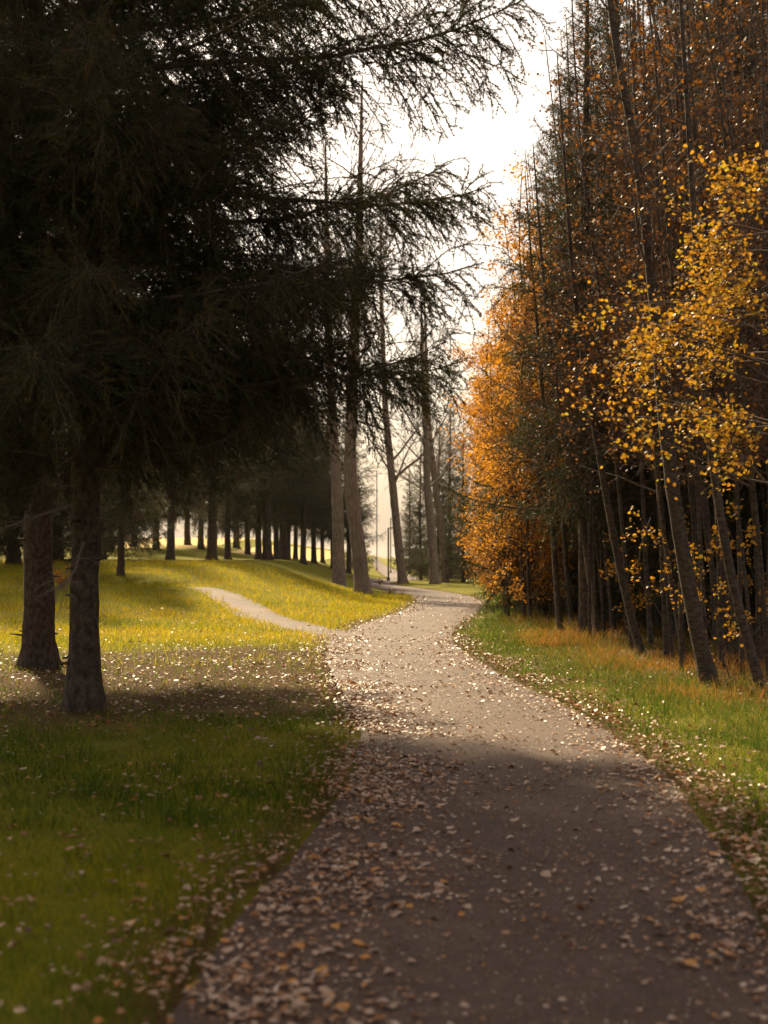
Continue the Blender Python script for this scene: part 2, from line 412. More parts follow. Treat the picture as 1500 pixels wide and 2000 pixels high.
b = MB(); b.add(*blades(x, y, z, h, wd, a, .9)[:3], a=np.repeat(a, 5))
tagit(link('lawn_grass', b.mesh('lawn_grass', M['lawn_blade'], False)), 'short green lawn grass beside the path', 'grass', None, 'stuff')

# taller dry grass along the edge of the wood on the right
n = 52000
y = RS.uniform(9, 66, n) ** 1.0; lat = 1.2 + RS.gamma(3.2, .75, n)
k = np.clip(np.searchsorted(MAIN[:, 1], y), 1, len(MAIN) - 1)   # main line is monotone in y up to here
x = np.interp(y, MAIN[:, 1], MAIN[:, 0]) + lat
lm = lateral(x, y, MAIN)
keep = (lm > HALF_MAIN + .55 + .35 * vnoise(x, y, 1.5, 5)) & (x < .3 * y + 1.5)
x, y, lm = x[keep], y[keep], lm[keep]
dry = sst(1.7, 2.9, lm + .5 * vnoise(x, y, .8, 8)) * sst(10, 17, y + 2 * vnoise(x, y, .7, 2))
clump = np.clip(.6 + 1.1 * vnoise(x, y, 2.6, 14) + .5 * vnoise(x, y, 6, 15), .12, 1.6)
h = (.06 + .22 * sst(1.5, 3.2, lm) * clump) * RS.uniform(.4, 1.4, len(x))
wd = .0045 * (y / 8) ** .6
a = np.clip(  .12 + .50 * dry * np.clip(.70 + .8 * vnoise(x, y, 1.3, 17), .2, 1.3) + RS.normal(0, .15, len(x)), 0, 1)
b = MB(); b.add(*blades(x, y, ground0(x, y), h, wd, a, 1.1)[:3], a=np.repeat(a, 5))
tagit(link('verge_grass', b.mesh('verge_grass', M['dry_blade'], False)), 'tall orange dry grass along the edge of the wood', 'grass', None, 'stuff')

# ------------------------------------------------------------------ fallen leaves
def near_path_leaves(n, d0, d1, pw):
    u = RS.uniform(0, 1, n); e = 1 - pw
    d = (d0 ** e + u * (d1 ** e - d0 ** e)) ** (1 / e)
    kind = RS.uniform(0, 1, n)
    lat = np.where(kind < .20, RS.uniform(-1.2, 1.2, n),
          np.where(kind < .62, -HALF_MAIN + RS.normal(.16, .30, n) + .25 * RS.exponential(.6, n) * sst(17, 11, d),
                   HALF_MAIN + RS.normal(.10, .30, n)))
    cx = np.interp(d, MAIN[:, 1], MAIN[:, 0]); sl = np.gradient(MAIN[:, 0]) / np.gradient(MAIN[:, 1])
    k = np.interp(d, MAIN[:, 1], sl)
    return cx + lat / np.sqrt(1 + k * k) * (1 + k * k), d
xs, ys = [], []
def put(x, y):
    k = RS.uniform(0, 1, len(x)) < np.clip(.72 + .9 * vnoise(x, y, 2.2, 71) + .5 * vnoise(x, y, 6.0, 72), .12, 1)   # drifts and bare patches
    xs.append(x[k]); ys.append(y[k])
put(*near_path_leaves(21000, 4.3, 30, .55))
put(*near_path_leaves(5000, 28, 62, .3))
n = 3200; yy = RS.uniform(8.5, 19, n); cx = np.interp(yy, MAIN[:, 1], MAIN[:, 0]); put(cx - HALF_MAIN + RS.gamma(1.6, .22, n) - .12, yy)
x, y = scatter_view(46000, 4.4, 40, 1.4); lm = lateral(x, y, MAIN); ls = lateral(x, y, SIDE); li = litter(x, y, lm, ls)
keep = (RS.uniform(0, 1, len(x)) < .22 + .9 * li) & (np.abs(lm) > HALF_MAIN) & (lm < 6) & ((np.abs(ls) > HALF_SIDE) | (RS.uniform(0, 1, len(x)) < .5)); put(x[keep], y[keep])
ncr = 14000; u_ = RS.uniform(0, 1, ncr); yc = 4.4 * (26 / 4.4) ** u_; xs.append(np.interp(yc, MAIN[:, 1], MAIN[:, 0]) + RS.uniform(-1.15, 1.15, ncr)); ys.append(yc)
x = np.concatenate(xs); y = np.concatenate(ys)
lm = lateral(x, y, MAIN)
on = np.abs(lm) < HALF_MAIN
z = ground0(x, y) + np.where(on, .034, .055 + RS.uniform(0, .03, len(x)))
size = np.clip(RS.lognormal(-3.70, .42, len(x)), .009, .058) * (1 + .012 * y)
size[-ncr:] = RS.uniform(.005, .014, ncr) * (1 + .02 * y[-ncr:])
val = np.clip(RS.beta(1.7, .95, len(x)) * np.where(on, 1, np.where(y < 13, .85, .55)), 0, .94); val[-ncr:] *= RS.choice([.1, .5, 1.0], ncr); val[RS.uniform(0, 1, len(x)) < .03] = 1.0
inview = (np.abs(x) < .262 * y) & (y > 5.25) & on
near = np.where(inview)[0]; near = near[np.argsort(y[near] / size[near] * .05)][:300]
rest = np.ones(len(x), bool); rest[near] = False
pos = np.stack([x, y, z], -1)
b = MB(); V, Q, kk = leaves(pos[rest], size[rest], flat=.88, curl=1.8); b.add(V, Q=Q, a=np.repeat(val[rest], kk))
tagit(link('leaf_litter', b.mesh('leaf_litter', M['fallen_leaf'], False)), 'dry fallen leaves scattered over path edges and lawn', 'leaf litter', None, 'stuff')
lv = []
for i in range(10):
    V, Q, kk = leaves(np.zeros((1, 3)), 1.0, flat=.9, curl=1.8); bb = MB(); bb.add(V, Q=Q, a=(.25, .45, .55, .62, .7, .75, .8, .85, .92, 1.0)[i])
    lv.append(bb.mesh('leaf', M['fallen_leaf'], False))
for i in near:
    o = link('fallen_leaf', lv[int(val[i] * 9.99) if val[i] < 1 else 9]); o.location = pos[i]; o.rotation_euler = (0, 0, RS.uniform(0, 6.28)); s = size[i]; o.scale = (s, s, s)
    tagit(o, 'pale dry fallen leaf lying on the nearest stretch of path', 'leaf', 'fallen leaves on the near path')

# ------------------------------------------------------------------ spruces
def needles_on(P, nd, ln, wdt, t0=0.0, rs=RS, spread=.85):
    """thin needle triangles along lines"""
    seg = np.linalg.norm(np.diff(P, axis=1), axis=2).sum(1)
    cnt = np.maximum(1, (seg * nd).astype(int)); idx = np.repeat(np.arange(len(P)), cnt)
    t = t0 + (1 - t0) * rs.uniform(0, 1, len(idx)); p, T = along(P, idx, t)
    d = side_dirs(T, rs.normal(spread, .22, len(idx)), rs.uniform(0, 2 * np.pi, len(idx)))
    s = nrm(np.cross(d, rs.normal(0, 1, d.shape))) * (wdt / 2)
    L = (ln * rs.uniform(.7, 1.2, len(idx)))[:, None]
    V = np.stack([p - s, p + s, p + d * L], 1).reshape(-1, 3)
    return V, np.arange(len(idx) * 3).reshape(-1, 3), idx

def spruce_branch(L, rs, n2, n3, nd, nl, nw, S=4, bare=.14, dead=False):
    """one bough growing along +X: returns (wood MB, needle MB)"""
    t = np.linspace(0, 1, 12)
    sag = rs.uniform(.35, .6)
    P = np.stack([L * t * (1 - .04 * t), L * .05 * np.cumsum(rs.normal(0, .3, 12)) * t, L * (.12 * t - sag * t ** 2 + .38 * t ** 3 + .012 * np.cumsum(rs.normal(0, 1, 12)) * t)], -1)[None]
    wd = MB(); ne = MB()
    r0 = .007 + .0058 * L
    wd.add(*_q(tubes(P, r0 * (1 - t) ** .8 + .003, S + 1)))
    i2 = np.zeros(n2, int); t2 = np.sort(rs.uniform(bare, .985, n2)); p2, T2 = along(P, i2, t2)
    side = np.where(np.arange(n2) % 2 == 0, 0.0, np.pi) + rs.normal(0, .45, n2)
    hang = rs.uniform(0, 1, n2) < .42; side[hang] = -np.pi / 2 + rs.normal(0, .5, hang.sum())
    d2 = side_dirs(T2, rs.normal(.95, .16, n2), side)
    l2 = L * .30 * np.clip(np.sin(np.pi * (.18 + .82 * t2) ** .9) + .25, .2, 1) * rs.uniform(.6, 1.15, n2)
    l2 = np.minimum(l2, 1.05); P2 = curve(p2, d2, l2, 5, (-1.0 if not dead else -.6) * rs.uniform(.3, 1.5, n2), .09 if not dead else .2, rs)
    P2w = P2 if S > 3 else P2[:, ::4]
    wd.add(*_q(tubes(P2w, np.linspace(1, .3, P2w.shape[1])[None] * (.0025 + .005 * l2)[:, None], 3)))
    allP = [P2]
    if n3:
        i3 = rs.choice(n2, n3, p=l2 / l2.sum()); t3 = rs.uniform(.12, .97, n3); p3, T3 = along(P2, i3, t3)
        s3 = rs.uniform(0, 6.283, n3)
        d3 = side_dirs(T3, rs.normal(.8, .2, n3), s3)
        l3 = l2[i3] * rs.uniform(.18, .42, n3) * (1.1 - .6 * t3)
        P3 = curve(p3, d3, l3, 3, -.4, .08, rs)
        if S > 3: wd.add(*_q(tubes(P3, np.array([[.0022, .0017, .001]]), 3)))
        allP.append(P3)
    if not dead:
        for Pn in allP:
            V, T, idx = needles_on(Pn, nd, nl, nw, 0.0 if Pn is not P2 else .05, rs)
            ne.add(V, T=T, a=np.repeat(np.clip(rs.beta(1.7, 1.9, len(Pn))[idx] + rs.normal(0, .06, len(idx)), 0, 1), 3))
        V, T, idx = needles_on(P, nd, nl, nw, .45, rs); ne.add(V, T=T, a=.5)
    return wd, ne
def _q(vq): return vq[0], None, vq[1]

def trunk_mesh(nm, pts, r0, r1, mat, S=14, flare=.45, rough=.06, seed=0, power=.8):
    """tapered trunk through local points, flared at its foot"""
    rs = np.random.RandomState(seed)
    P = np.array(pts, float); L = np.concatenate([[0], np.cumsum(np.linalg.norm(np.diff(P, axis=0), axis=1))])
    K = max(14, int(L[-1] / .3)); u = np.concatenate([[0, .06, .14, .25, .4, .6], np.linspace(.9, L[-1], K)])
    C = np.stack([np.interp(u, L, P[:, i]) for i in range(3)], -1)
    if len(P) > 2:
        for _ in range(6): C[2:-1] = .25 * C[1:-2] + .5 * C[2:-1] + .25 * C[3:]
    rad = r1 + (r0 - r1) * (1 - u / L[-1]) ** power; rad = rad * (1 + flare * np.exp(-u / .22))
    C[0, 2] -= .12
    V, Q = tubes(C[None], rad[None], S)
    V = V.reshape(len(u), S, 3); k = 1 + rough * rs.normal(0, 1, (len(u), S)) + flare * .35 * np.exp(-u / .2)[:, None] * np.sin(np.arange(S) * 2 * np.pi / S * 5 + 1)[None]
    V = C[:, None] + (V - C[:, None]) * k[..., None]
    b = MB(); b.add(V, Q=Q); return b.mesh(nm, mat), C, u, L[-1]

BR = {}
rsb = np.random.RandomState(11)
def branch_pair(L, n2, n3, nd=210, dead=False):
    wdm, nem = spruce_branch(L, rsb, n2, n3, nd, .032, .0075, dead=dead)
    return (wdm.mesh('branch', M['dead_twig'] if dead else M['twig_bark']), None if dead else nem.mesh('needles', M['needle'], False))
BR['long'] = [branch_pair(4.4, 110, 900) for _ in range(4)]
BR['mid'] = [branch_pair(3.0, 76, 480) for _ in range(3)]
BR['short'] = [branch_pair(1.5, 40, 150) for _ in range(2)]
BR['dead'] = [branch_pair(2.6, 26, 60, dead=True) for _ in range(3)]

def hero_spruce(px, d, lean, H, r0, z0, zdead, reach, label, seed, extra=(), name='spruce_tree'):
    """near spruce: every bough is an object of its own"""
    rs = np.random.RandomState(seed)
    x, y, z = spot(px, d); root = empty(name, (x, y, z)); tagit(root, label, 'tree')
    tm, C, u, L = trunk_mesh('trunk', [(0, 0, 0), (lean * .3, 0, H * .3), (lean * .7, 0, H * .6), (lean, 0, H)], r0, .03, M['spruce_bark'], 20, .55, .06, seed)
    link('trunk', tm, root)
    def bough(zz, az, ln, kind, pitch, roll=0.0):
        px_ = np.interp(zz, C[:, 2], C[:, 0]); py_ = np.interp(zz, C[:, 2], C[:, 1])
        base = {'long': 4.4, 'mid': 3.0, 'short': 1.5, 'dead': 2.6}[kind]
        wm, nm_ = BR[kind][rs.randint(len(BR[kind]))]
        o = link('branch' if kind != 'dead' else 'dead_branch', wm, root); o.location = (px_, py_, zz)
        o.rotation_euler = (roll, -pitch, az); s = ln / base; o.scale = (s, s * rs.choice([-1, 1]), s)
        if nm_: link('needles', nm_, o, 'stuff')
    for k in range(16):                                   # broken stubs of shed branches
        h_ = rs.uniform(.5, 3.4); a_ = rs.uniform(0, 6.28); c_ = np.array([np.interp(h_, C[:, 2], C[:, 0]), np.interp(h_, C[:, 2], C[:, 1]), h_])
        d_ = np.array([math.cos(a_), math.sin(a_), rs.uniform(-.2, .3)]); rr = r0 * .9
        sb = MB(); sb.add(*_q(tubes(np.array([c_ + d_ * (rr * .7), c_ + d_ * (rr + .02), c_ + d_ * (rr + rs.uniform(.05, .22))])[None], np.array([[.035, .022, .008]]), 5)))
        link('branch_stub', sb.mesh('branch_stub', M['spruce_bark']), root)
    zz = z0; az = rs.uniform(0, 6)
    while zz < H - .4:
        f = (zz - z0) / (H - z0)
        ln = reach * (1 - f) ** .75 * (.72 + .28 * min(1, (zz - z0) / 1.4)) + .25
        n = 5 if zz < 9 else 4
        for k in range(n):
            az += 2 * np.pi / n + rs.normal(0, .25)
            l_ = ln * rs.uniform(.72, 1.12); kind = 'long' if l_ > 3.5 else 'mid' if l_ > 1.9 else 'short'
            bough(zz + rs.uniform(-.2, .2), az, l_, kind, rs.normal(.10 + .25 * f, .12), rs.normal(0, .2))
        az += .7; zz += rs.uniform(.38, .52) if zz < 9 else rs.uniform(.6, .8)
    zz = zdead
    while zz < z0 + 2.5:
        bough(zz, rs.uniform(0, 6.28), rs.uniform(.7, 2.2), 'dead', rs.normal(-.05, .25), rs.normal(0, .5)); zz += rs.uniform(.10, .24)
    for zz, az, ln, pitch in extra: bough(zz, az, ln, 'long', pitch)
    return root
hero_spruce(163, 15.4, .15, 15.5, .165, 2.75, 1.9, 4.15, 'near dark spruce whose bare trunk stands in front on the left lawn', 3,
            extra=[(z_, R(a_), 3.2, .05) for z_, a_ in ((4.5, -80), (4.9, -120), (5.5, -65), (6.1, -95), (6.7, -75), (7.4, -100)  , (5.2, -45))] + [(6.9, R(-4), 5.0, .06), (5.7, R(8), 4.6, .02), (4.9, R(-12), 4.5, .04), (4.0, R(3), 4.3, .06), (3.4, R(-15), 4.2, .10), (7.7, R(10), 4.6, .1)])
hero_spruce(76, 21.3, -.1, 17, .225, 4.2, 2.6, 4.0, 'thick trunked spruce at the far left behind the nearer trunk', 5)

# spruces further off: trunk and one crown mesh, three builds shared by all
def crown_spruce(H, z0, reach, seed, dz=.5):
    rs = np.random.RandomState(seed)
    kinds = []
    for L, n2, n3 in ((3.2, 46, 120), (2.0, 30, 60), (1.0, 18, 20)):
        kinds.append([(L,) + spruce_branch(L, rs, n2, n3, 40, .085, .016, S=3, bare=.06) for _ in range(2)])
    wd, ne = MB(), MB(); zz = z0; az = 0
    while zz < H - .15:
        f = (zz - z0) / (H - z0); ln = reach * (1 - f) ** .85 + .15; n = 6 if f < .5 else 5
        for k in range(n):
            az += 2 * np.pi / n + rs.normal(0, .3); l_ = ln * rs.uniform(.7, 1.15)
            K = kinds[0 if l_ > 2.4 else 1 if l_ > 1.3 else 2]; L, wb, nb = K[rs.randint(2)]
            m = Matrix.Translation((0, 0, zz + rs.uniform(-.2, .2))) @ Matrix.Rotation(az, 4, 'Z') @ Matrix.Rotation(-rs.normal(.12 + .5 * f, .12), 4, 'Y') @ Matrix.Scale(l_ / L, 4)
            m = np.array(m)
            for dst, src in ((wd, wb), (ne, nb)):
                V, T, Q, mt, mq, A = src.arrays(); dst.add(V @ m[:3, :3].T + m[:3, 3], T=T, Q=Q, a=A)
        az += .5; zz += dz * rs.uniform(.8, 1.2) * (1 - .45 * f)
    tm, *_ = trunk_mesh('trunk', [(0, 0, 0), (.1, .05, H * .5), (0, 0, H)], .20, .02, M['spruce_bark'], 10, .4, .05, seed)
    return [('trunk', tm, None), ('branch_frame', wd.mesh('branch_frame', M['twig_bark']), 'stuff'), ('crown', ne.mesh('crown', M['needle'], False), 'stuff')]
SP = [crown_spruce(15, 2.0, 2.9, 21), crown_spruce(15, 3.0, 3.2, 22), crown_spruce(15, 0.5, 3.0, 23)]
def place(name, parts, loc, rz, s, label, cat, group=None, sz=None):
    root = empty(name, loc, rz, s)
    if sz: root.scale = (s, s, sz)
    tagit(root, label, cat, group)
    for nm, me, kd in parts: link(nm, me, root, kd)
    return root
G_L = 'spruces standing along the lawn crest'
for px, d, v, s, lab in [
    (236, 52, 0, .68, 'slim leaning spruce alone at the left end of the lawn crest'),
    (333, 74, 1, 1.1, 'dark spruce on the lawn crest between the slim one and the thickest'),
    (414, 76, 1, 1.35, 'thickest dark spruce trunk in the middle of the lawn crest'),
    (445, 84, 0, .95, 'thin dark spruce trunk just right of the thickest crest trunk'),
    (505, 86, 0, 1.0, 'slender spruce trunk beside a patch of yellow leaves'),
    (522, 84, 1, 1.4, 'tall thick spruce at the right of the yellow field gap'),
    (553, 92, 1, 1.3, 'grey trunked spruce at the left of the far trunk row'),
    (-60, 58, 2, 1.4, 'bushy spruce with low boughs at the left picture edge'),
    (25, 60, 2, 1.4, 'bushy spruce with low boughs seen left of the thick trunk'),
    (112, 64, 2, 1.4, 'bushy spruce with low boughs seen between the two near trunks'),
    (196, 78, 2, 1.5, 'dark bushy spruce filling the gap right of the near trunk')]:
    place('spruce_tree', SP[v], spot(px, d), RS.uniform(0, 6), s, lab, 'tree', G_L if px > 200 else None)
for px, d, s in [(215, 100, 1.25), (262, 112, 1.3), (305, 104, 1.2), (366, 118, 1.3), (392, 108, 1.15), (462, 120, 1.3), (484, 110, 1.1)]:
    place('spruce_tree', SP[0], spot(px, d), RS.uniform(0, 6), s, 'dim spruce far behind the trunks of the lawn crest', 'tree', 'spruces beyond the lawn crest')
for (px, d, s), od in zip([(540, 104, 1.1), (562, 98, 1.0), (577, 108, .9), (592, 88, .95), (613, 102, 1.0), (630, 112, .85), (650, 98, .8), (681, 100, .9)], ('first', 'second', 'third', 'fourth', 'fifth', 'sixth', 'seventh', 'last')):
    place('spruce_tree', SP[1], spot(px, d), RS.uniform(0, 6), s, 'dark spruce across the lawn, %s from the left in the distant row' % od, 'tree', 'distant spruce row')
for px, d, v, s, lab in [
    (700, 118, 2, .55, 'distant spruce beside the bright gap, left of the far path'),
    (822, 104, 2, .66, 'dark spruce behind the paired leaning poplars, nearest the gap'),
    (858, 98, 2, .72, 'dark spruce directly behind the paired leaning poplars'),
    (905, 92, 2, .70, 'dark spruce between the paired poplars and the orange thicket'),
    (880, 112, 2, .95, 'tallest dark spruce rising behind the paired leaning poplars'),
    (800, 150, 2, .75, 'faint far spruce right of the lamp post'),
    (1148, 30, 1, .95, 'tall dark green spruce rising to the top right of the sky gap'),
    (1112, 39, 2, .98, 'dense dark spruce beside the spire, stepping down to the sky gap'),
    (1065, 47, 2, .92, 'dark spruce half hidden behind orange aspens near the sky gap')]:
    place('spruce_tree', SP[v], spot(px, d), RS.uniform(0, 6), s, lab, 'tree')
for px, d, s in [(1205, 38, 1.42), (1240, 40, 1.15), (1330, 33, 1.15), (1420, 30, 1.15), (1510, 30, 1.2),  (1400, 42, 1.4), (1300, 46, 1.4), (1480, 40, 1.4), (1210, 50, 1.3), (1370, 36, 1.25), (1460, 34, 1.2)]:
    place('spruce_tree', SP[2], spot(px, d), RS.uniform(0, 6), s, 'dark spruce standing deep in the wood behind the aspens', 'tree', 'spruces deep in the wood')

# ------------------------------------------------------------------ leafless poplars
def branching(C, u, L, rs, n1, n2, n3, t0=.35, r0=.2, l1=.35, up=.5, ang=.8, n4=0, s1=5):
    """limbs, boughs and twigs off a trunk line; returns wood MB and the twig lines"""
    P = C[None]; wd = MB()
    t1 = np.sort(rs.uniform(t0, .98, n1)); f = t1 * (len(u) - 1)
    p1, T1 = along(P, np.zeros(n1, int), np.interp(t1, u / L, np.arange(len(u)) / (len(u) - 1)))
    len1 = L * l1 * (1.15 - t1) ** .7 * rs.uniform(.5, 1.15, n1)
    P1 = curve(p1, side_dirs(T1, rs.normal(ang, .2, n1), rs.uniform(0, 6.28, n1)), len1, 8, up, .10, rs)
    rr1 = np.minimum(r0 * .55 * (1.05 - t1), .012 * len1 + .004)
    wd.add(*_q(tubes(P1, rr1[:, None] * np.linspace(1, .15, 8)[None], s1)))
    i2 = rs.choice(n1, n2, p=len1 / len1.sum()); t2 = rs.uniform(.15, .98, n2); p2, T2 = along(P1, i2, t2)
    len2 = len1[i2] * rs.uniform(.2, .5, n2) * (1.1 - .5 * t2)
    P2 = curve(p2, side_dirs(T2, rs.normal(.75, .2, n2), rs.uniform(0, 6.28, n2)), len2, 5, up * .8, .12, rs)
    wd.add(*_q(tubes(P2, np.minimum(rr1[i2] * .5, .007 + .006 * len2)[:, None] * np.linspace(1, .25, 5)[None], 3)))
    i3 = rs.choice(n2, n3, p=len2 / len2.sum()); t3 = rs.uniform(.15, 1, n3); p3, T3 = along(P2, i3, t3)
    len3 = np.clip(len2[i3] * rs.uniform(.2, .6, n3), .12, 1.4)
    P3 = curve(p3, side_dirs(T3, rs.normal(.7, .25, n3), rs.uniform(0, 6.28, n3)), len3, 4, up * .4, .12, rs)
    wd.add(*_q(tubes(P3, np.array([[.006, .0045, .0035, .002]]) * (.5 + 1.6 * sst(11, 20, L)), 3)))
    return wd, P1, P2, P3

def poplar(pix, d, r0, H, label, seed, n=(22, 190, 900), t0=.35):
    rs = np.random.RandomState(seed)
    x, y, z = spot(pix[0][0], d); root = empty('bare_poplar', (x, y, z)); tagit(root, label, 'tree', 'leafless poplars beside the path bend')
    pts = [(0, 0, 0)]
    for px, py in pix[1:]: pts.append(((px - CX) / FPX * d - x, 0, zpix(py, d) - z))
    dx = pts[-1][0] - pts[-2][0]; dz = pts[-1][2] - pts[-2][2]
    if pts[-1][2] < H - 1: pts.append((pts[-1][0] + dx / dz * (H - pts[-1][2]) * .35, .3, H))
    tm, C, u, L = trunk_mesh('trunk', pts, r0, .02, M['poplar_bark'], 14, .35, .04, seed, .75)
    link('trunk', tm, root)
    wd, P1, P2, P3 = branching(C, u, L, rs, *n, t0=t0, r0=r0, l1=.32, up=.55)
    link('branch_crown', wd.mesh('branch_crown', M['poplar_bark']), root, 'stuff')
    return root, C
poplar([(662, 1138), (660, 1000), (655, 900), (648, 780), (640, 600)], 66, .30, 21, 'upright bare poplar left of the pair at the lawn point', 41)
poplar([(709, 1155), (703, 1090), (690, 1000), (684, 920), (684, 860), (690, 700), (700, 520)], 60, .33, 22, 'thick bare poplar leaning left at the lawn tip beside the path', 42, (26, 240, 1200))
poplar([(787, 1140), (777, 1050), (768, 960), (758, 860), (752, 790), (745, 600)], 90, .30, 25, 'slim bare poplar leaning left past the lamp post', 43, t0=.22)
poplar([(850, 1137), (843, 1040), (834, 950), (833, 860), (827, 770)], 88, .31, 19, 'left one of two bare poplars leaning before dark spruces', 44, t0=.22)
poplar([(869, 1133), (866, 1050), (853, 970), (842, 880), (836, 810)], 92, .27, 20, 'right one of two bare poplars leaning before dark spruces', 45, t0=.22)

# ------------------------------------------------------------------ aspens of the wood on the right
def aspen_parts(pts, r0, rs, seed, n=(20, 110, 420), t0=.3, nleaf=0, leaf=.055, mat='orange_leaf', low=0.0, l1=.17, spread=.05, vmix=(2, 2), up=.45):
    tm, C, u, L = trunk_mesh('trunk', pts, r0, .008, M['aspen_bark'], 9, .25, .03, seed, .8)
    wd, P1, P2, P3 = branching(C, u, L, rs, *n, t0=t0, r0=r0, l1=l1, up=up, ang=1.0, s1=4)
    parts = [('trunk', tm, None), ('twig_crown', wd.mesh('twig_crown', M['twig_bark']), 'stuff')]
    lp = None
    if nleaf:
        i = rs.randint(len(P3), size=nleaf); p, _ = along(P3, i, rs.uniform(.1, 1, nleaf)); p = p + rs.normal(0, spread, p.shape)
        p = p[p[:, 2] > low]
        V, Q, kk = leaves(p, leaf * rs.uniform(.7, 1.2, len(p)), rs, flat=.12)
        b = MB(); b.add(V, Q=Q, a=np.repeat(np.clip(rs.beta(*vmix, len(p)), 0, 1), kk))
        parts.append(('leaf_crown', b.mesh('leaf_crown', M[mat], False), 'stuff')); lp = p
    return parts, C, lp
def wavy(H, lean, rs):
    t = np.linspace(0, 1, 7); a = rs.uniform(0, 6.28)
    w = np.cumsum(rs.normal(0, .2, (7, 2)), 0) * t[:, None]
    return np.stack([lean * t * H + w[:, 0], w[:, 1], t * H], -1)
# builds shared by copies
rs = np.random.RandomState(70)
BARE = [aspen_parts(wavy(12.5, -.05, rs), .036, rs, 70 + i, (26, 150, 700), .22, 520, .05, 'rust_leaf', vmix=(2, 2.2))[0] for i in range(4)]
LEAFY = [aspen_parts(wavy(9.5 + i, -.08, rs), .06, rs, 80 + i, (60, 380, 1200), .05, 7000, .062, 'orange_leaf', l1=.20, spread=.12)[0] for i in range(3)]
RUST = [aspen_parts(wavy(12, -.06, rs), .055, rs, 90 + i, (36, 240, 900), .2, 3000, .058, 'rust_leaf', l1=.18, spread=.12)[0] for i in range(3)]
SAP = [aspen_parts(wavy(2.4, -.15, rs), .012, rs, 100 + i, (9, 30, 70), .15, 240, .055, 'yellow_leaf', l1=.4, spread=.05)[0] for i in range(3)]

def pix_aspen(pix, d, r0, label, seed, H=12.5, **kw):
    rs = np.random.RandomState(seed)
    x, y, z = spot(pix[0][0], d)
    pts = [(0, 0, 0)]
    for px, py in pix[1:]: pts.append(((px - CX) / FPX * d - x, 0, zpix(py, d) - z))
    dx = pts[-1][0] - pts[-2][0]; dz = pts[-1][2] - pts[-2][2]
    if pts[-1][2] < H - 1: pts.append((pts[-1][0] + dx / dz * (H - pts[-1][2]) * .6, .2, H))
    parts, C, lp = aspen_parts(pts, r0 * .85, rs, seed, **kw)
    root = empty('aspen_tree', (x, y, z)); tagit(root, label, 'tree', 'aspens along the front of the wood')
    for nm, me, kd in parts: link(nm, me, root, kd)
    return root
kw = dict(nleaf=450, mat='rust_leaf')
pix_aspen([(1388, 1340), (1350, 1180), (1325, 1030), (1302, 880), (1288, 700), (1262, 430), (1235, 250), (1205, 110), (1190, 0)], 18.6, .13, 'thickest aspen at the wood edge, its trunk curving left to the top', 51, 12, n=(24, 140, 600), t0=.42, nleaf=500, mat='rust_leaf')
pix_aspen([(1490, 1352), (1452, 1230), (1425, 1120), (1390, 900), (1372, 700)], 17.9, .075, 'leaning aspen nearest the right picture edge', 52, 11, **kw)
pix_aspen([(1256, 1286), (1225, 1180), (1203, 1075), (1165, 860), (1130, 650), (1115, 500)], 23.8, .085, 'dark aspen stem leaning left, foot clear of the others in dry grass', 53, 10.2, **kw)
pix_aspen([(1168, 1248), (1152, 1120), (1130, 960), (1098, 800), (1082, 740), (1062, 560)], 29, .095, 'pale aspen stem with a long left lean, left of the clear leaning one', 54, 10.2, **kw)
pix_aspen([(1095, 1238), (1085, 1120), (1076, 960), (1062, 800), (1050, 640), (1040, 540)], 31, .085, 'leftmost pale aspen stem rising out of the dry grass', 55, 10.2, **kw)
pix_aspen([(1120, 1228), (1105, 1110), (1098, 960), (1085, 820), (1078, 600)], 33, .08, 'dark footed aspen just right of the leftmost pale stem', 56, 10.2, **kw)
pix_aspen([(1272, 1250), (1262, 1120), (1256, 960), (1248, 820), (1240, 600)], 27, .06, 'straight slim pale aspen right of the clear leaning stem', 57, 12.5, **kw)
pix_aspen([(1340, 1296), (1312, 1150), (1292, 1010), (1282, 900)], 22.5, .05, 'thin crooked aspen left of the thickest aspen', 58, 11, **kw)
pix_aspen([(1415, 1300), (1400, 1150), (1376, 1040), (1368, 900), (1350, 600)], 22, .06, 'thin aspen just right of the thickest trunk', 59, 11, **kw)
pix_aspen([(1200, 1240), (1188, 1100), (1172, 960), (1160, 800), (1158, 600)], 31, .07, 'slim aspen between the two leaning stems', 60, 12, **kw)

# the yellow leaved tree standing just outside the picture on the right, boughs reaching in
rs = np.random.RandomState(61)
x, y, z = spot(1555, 14.6); root = empty('yellow_aspen', (x, y, z)); tagit(root, 'aspen with bright yellow leaves reaching in from the right edge', 'tree')
parts, C, lp = aspen_parts([(0, 0, 0), (-.1, 0, 2), (-.15, 0, 4), (-.3, 0, 7.5)], .08, rs, 61, (14, 80, 260), .3, 500, .062, 'yellow_leaf', l1=.2)
for nm, me, kd in parts: link(nm, me, root, kd)
P0 = []; D0 = []; L0 = []
for k in range(24):
    zz = rs.uniform(2.15, 5.6); P0.append((-.12, 0, zz)); a_ = rs.normal(math.pi, .42); D0.append((math.cos(a_), math.sin(a_), rs.uniform(-.05, .3))); L0.append(rs.uniform(1.2, 2.35) * (1 - .15 * abs(zz - 3)))
P1 = curve(P0, D0, L0, 8, -.15, .08, rs); bw = MB(); bw.add(*_q(tubes(P1, np.linspace(.014, .003, 8)[None], 4)))
i2 = rs.randint(24, size=170); p2, T2 = along(P1, i2, rs.uniform(.25, 1, 170)); P2 = curve(p2, side_dirs(T2, rs.normal(.8, .2, 170), rs.uniform(0, 6.28, 170)), rs.uniform(.2, .6, 170), 4, -.1, .12, rs)
bw.add(*_q(tubes(P2, np.linspace(.005, .002, 4)[None], 3)))
link('branch', bw.mesh('branch', M['twig_bark']), root)
NL = 3900
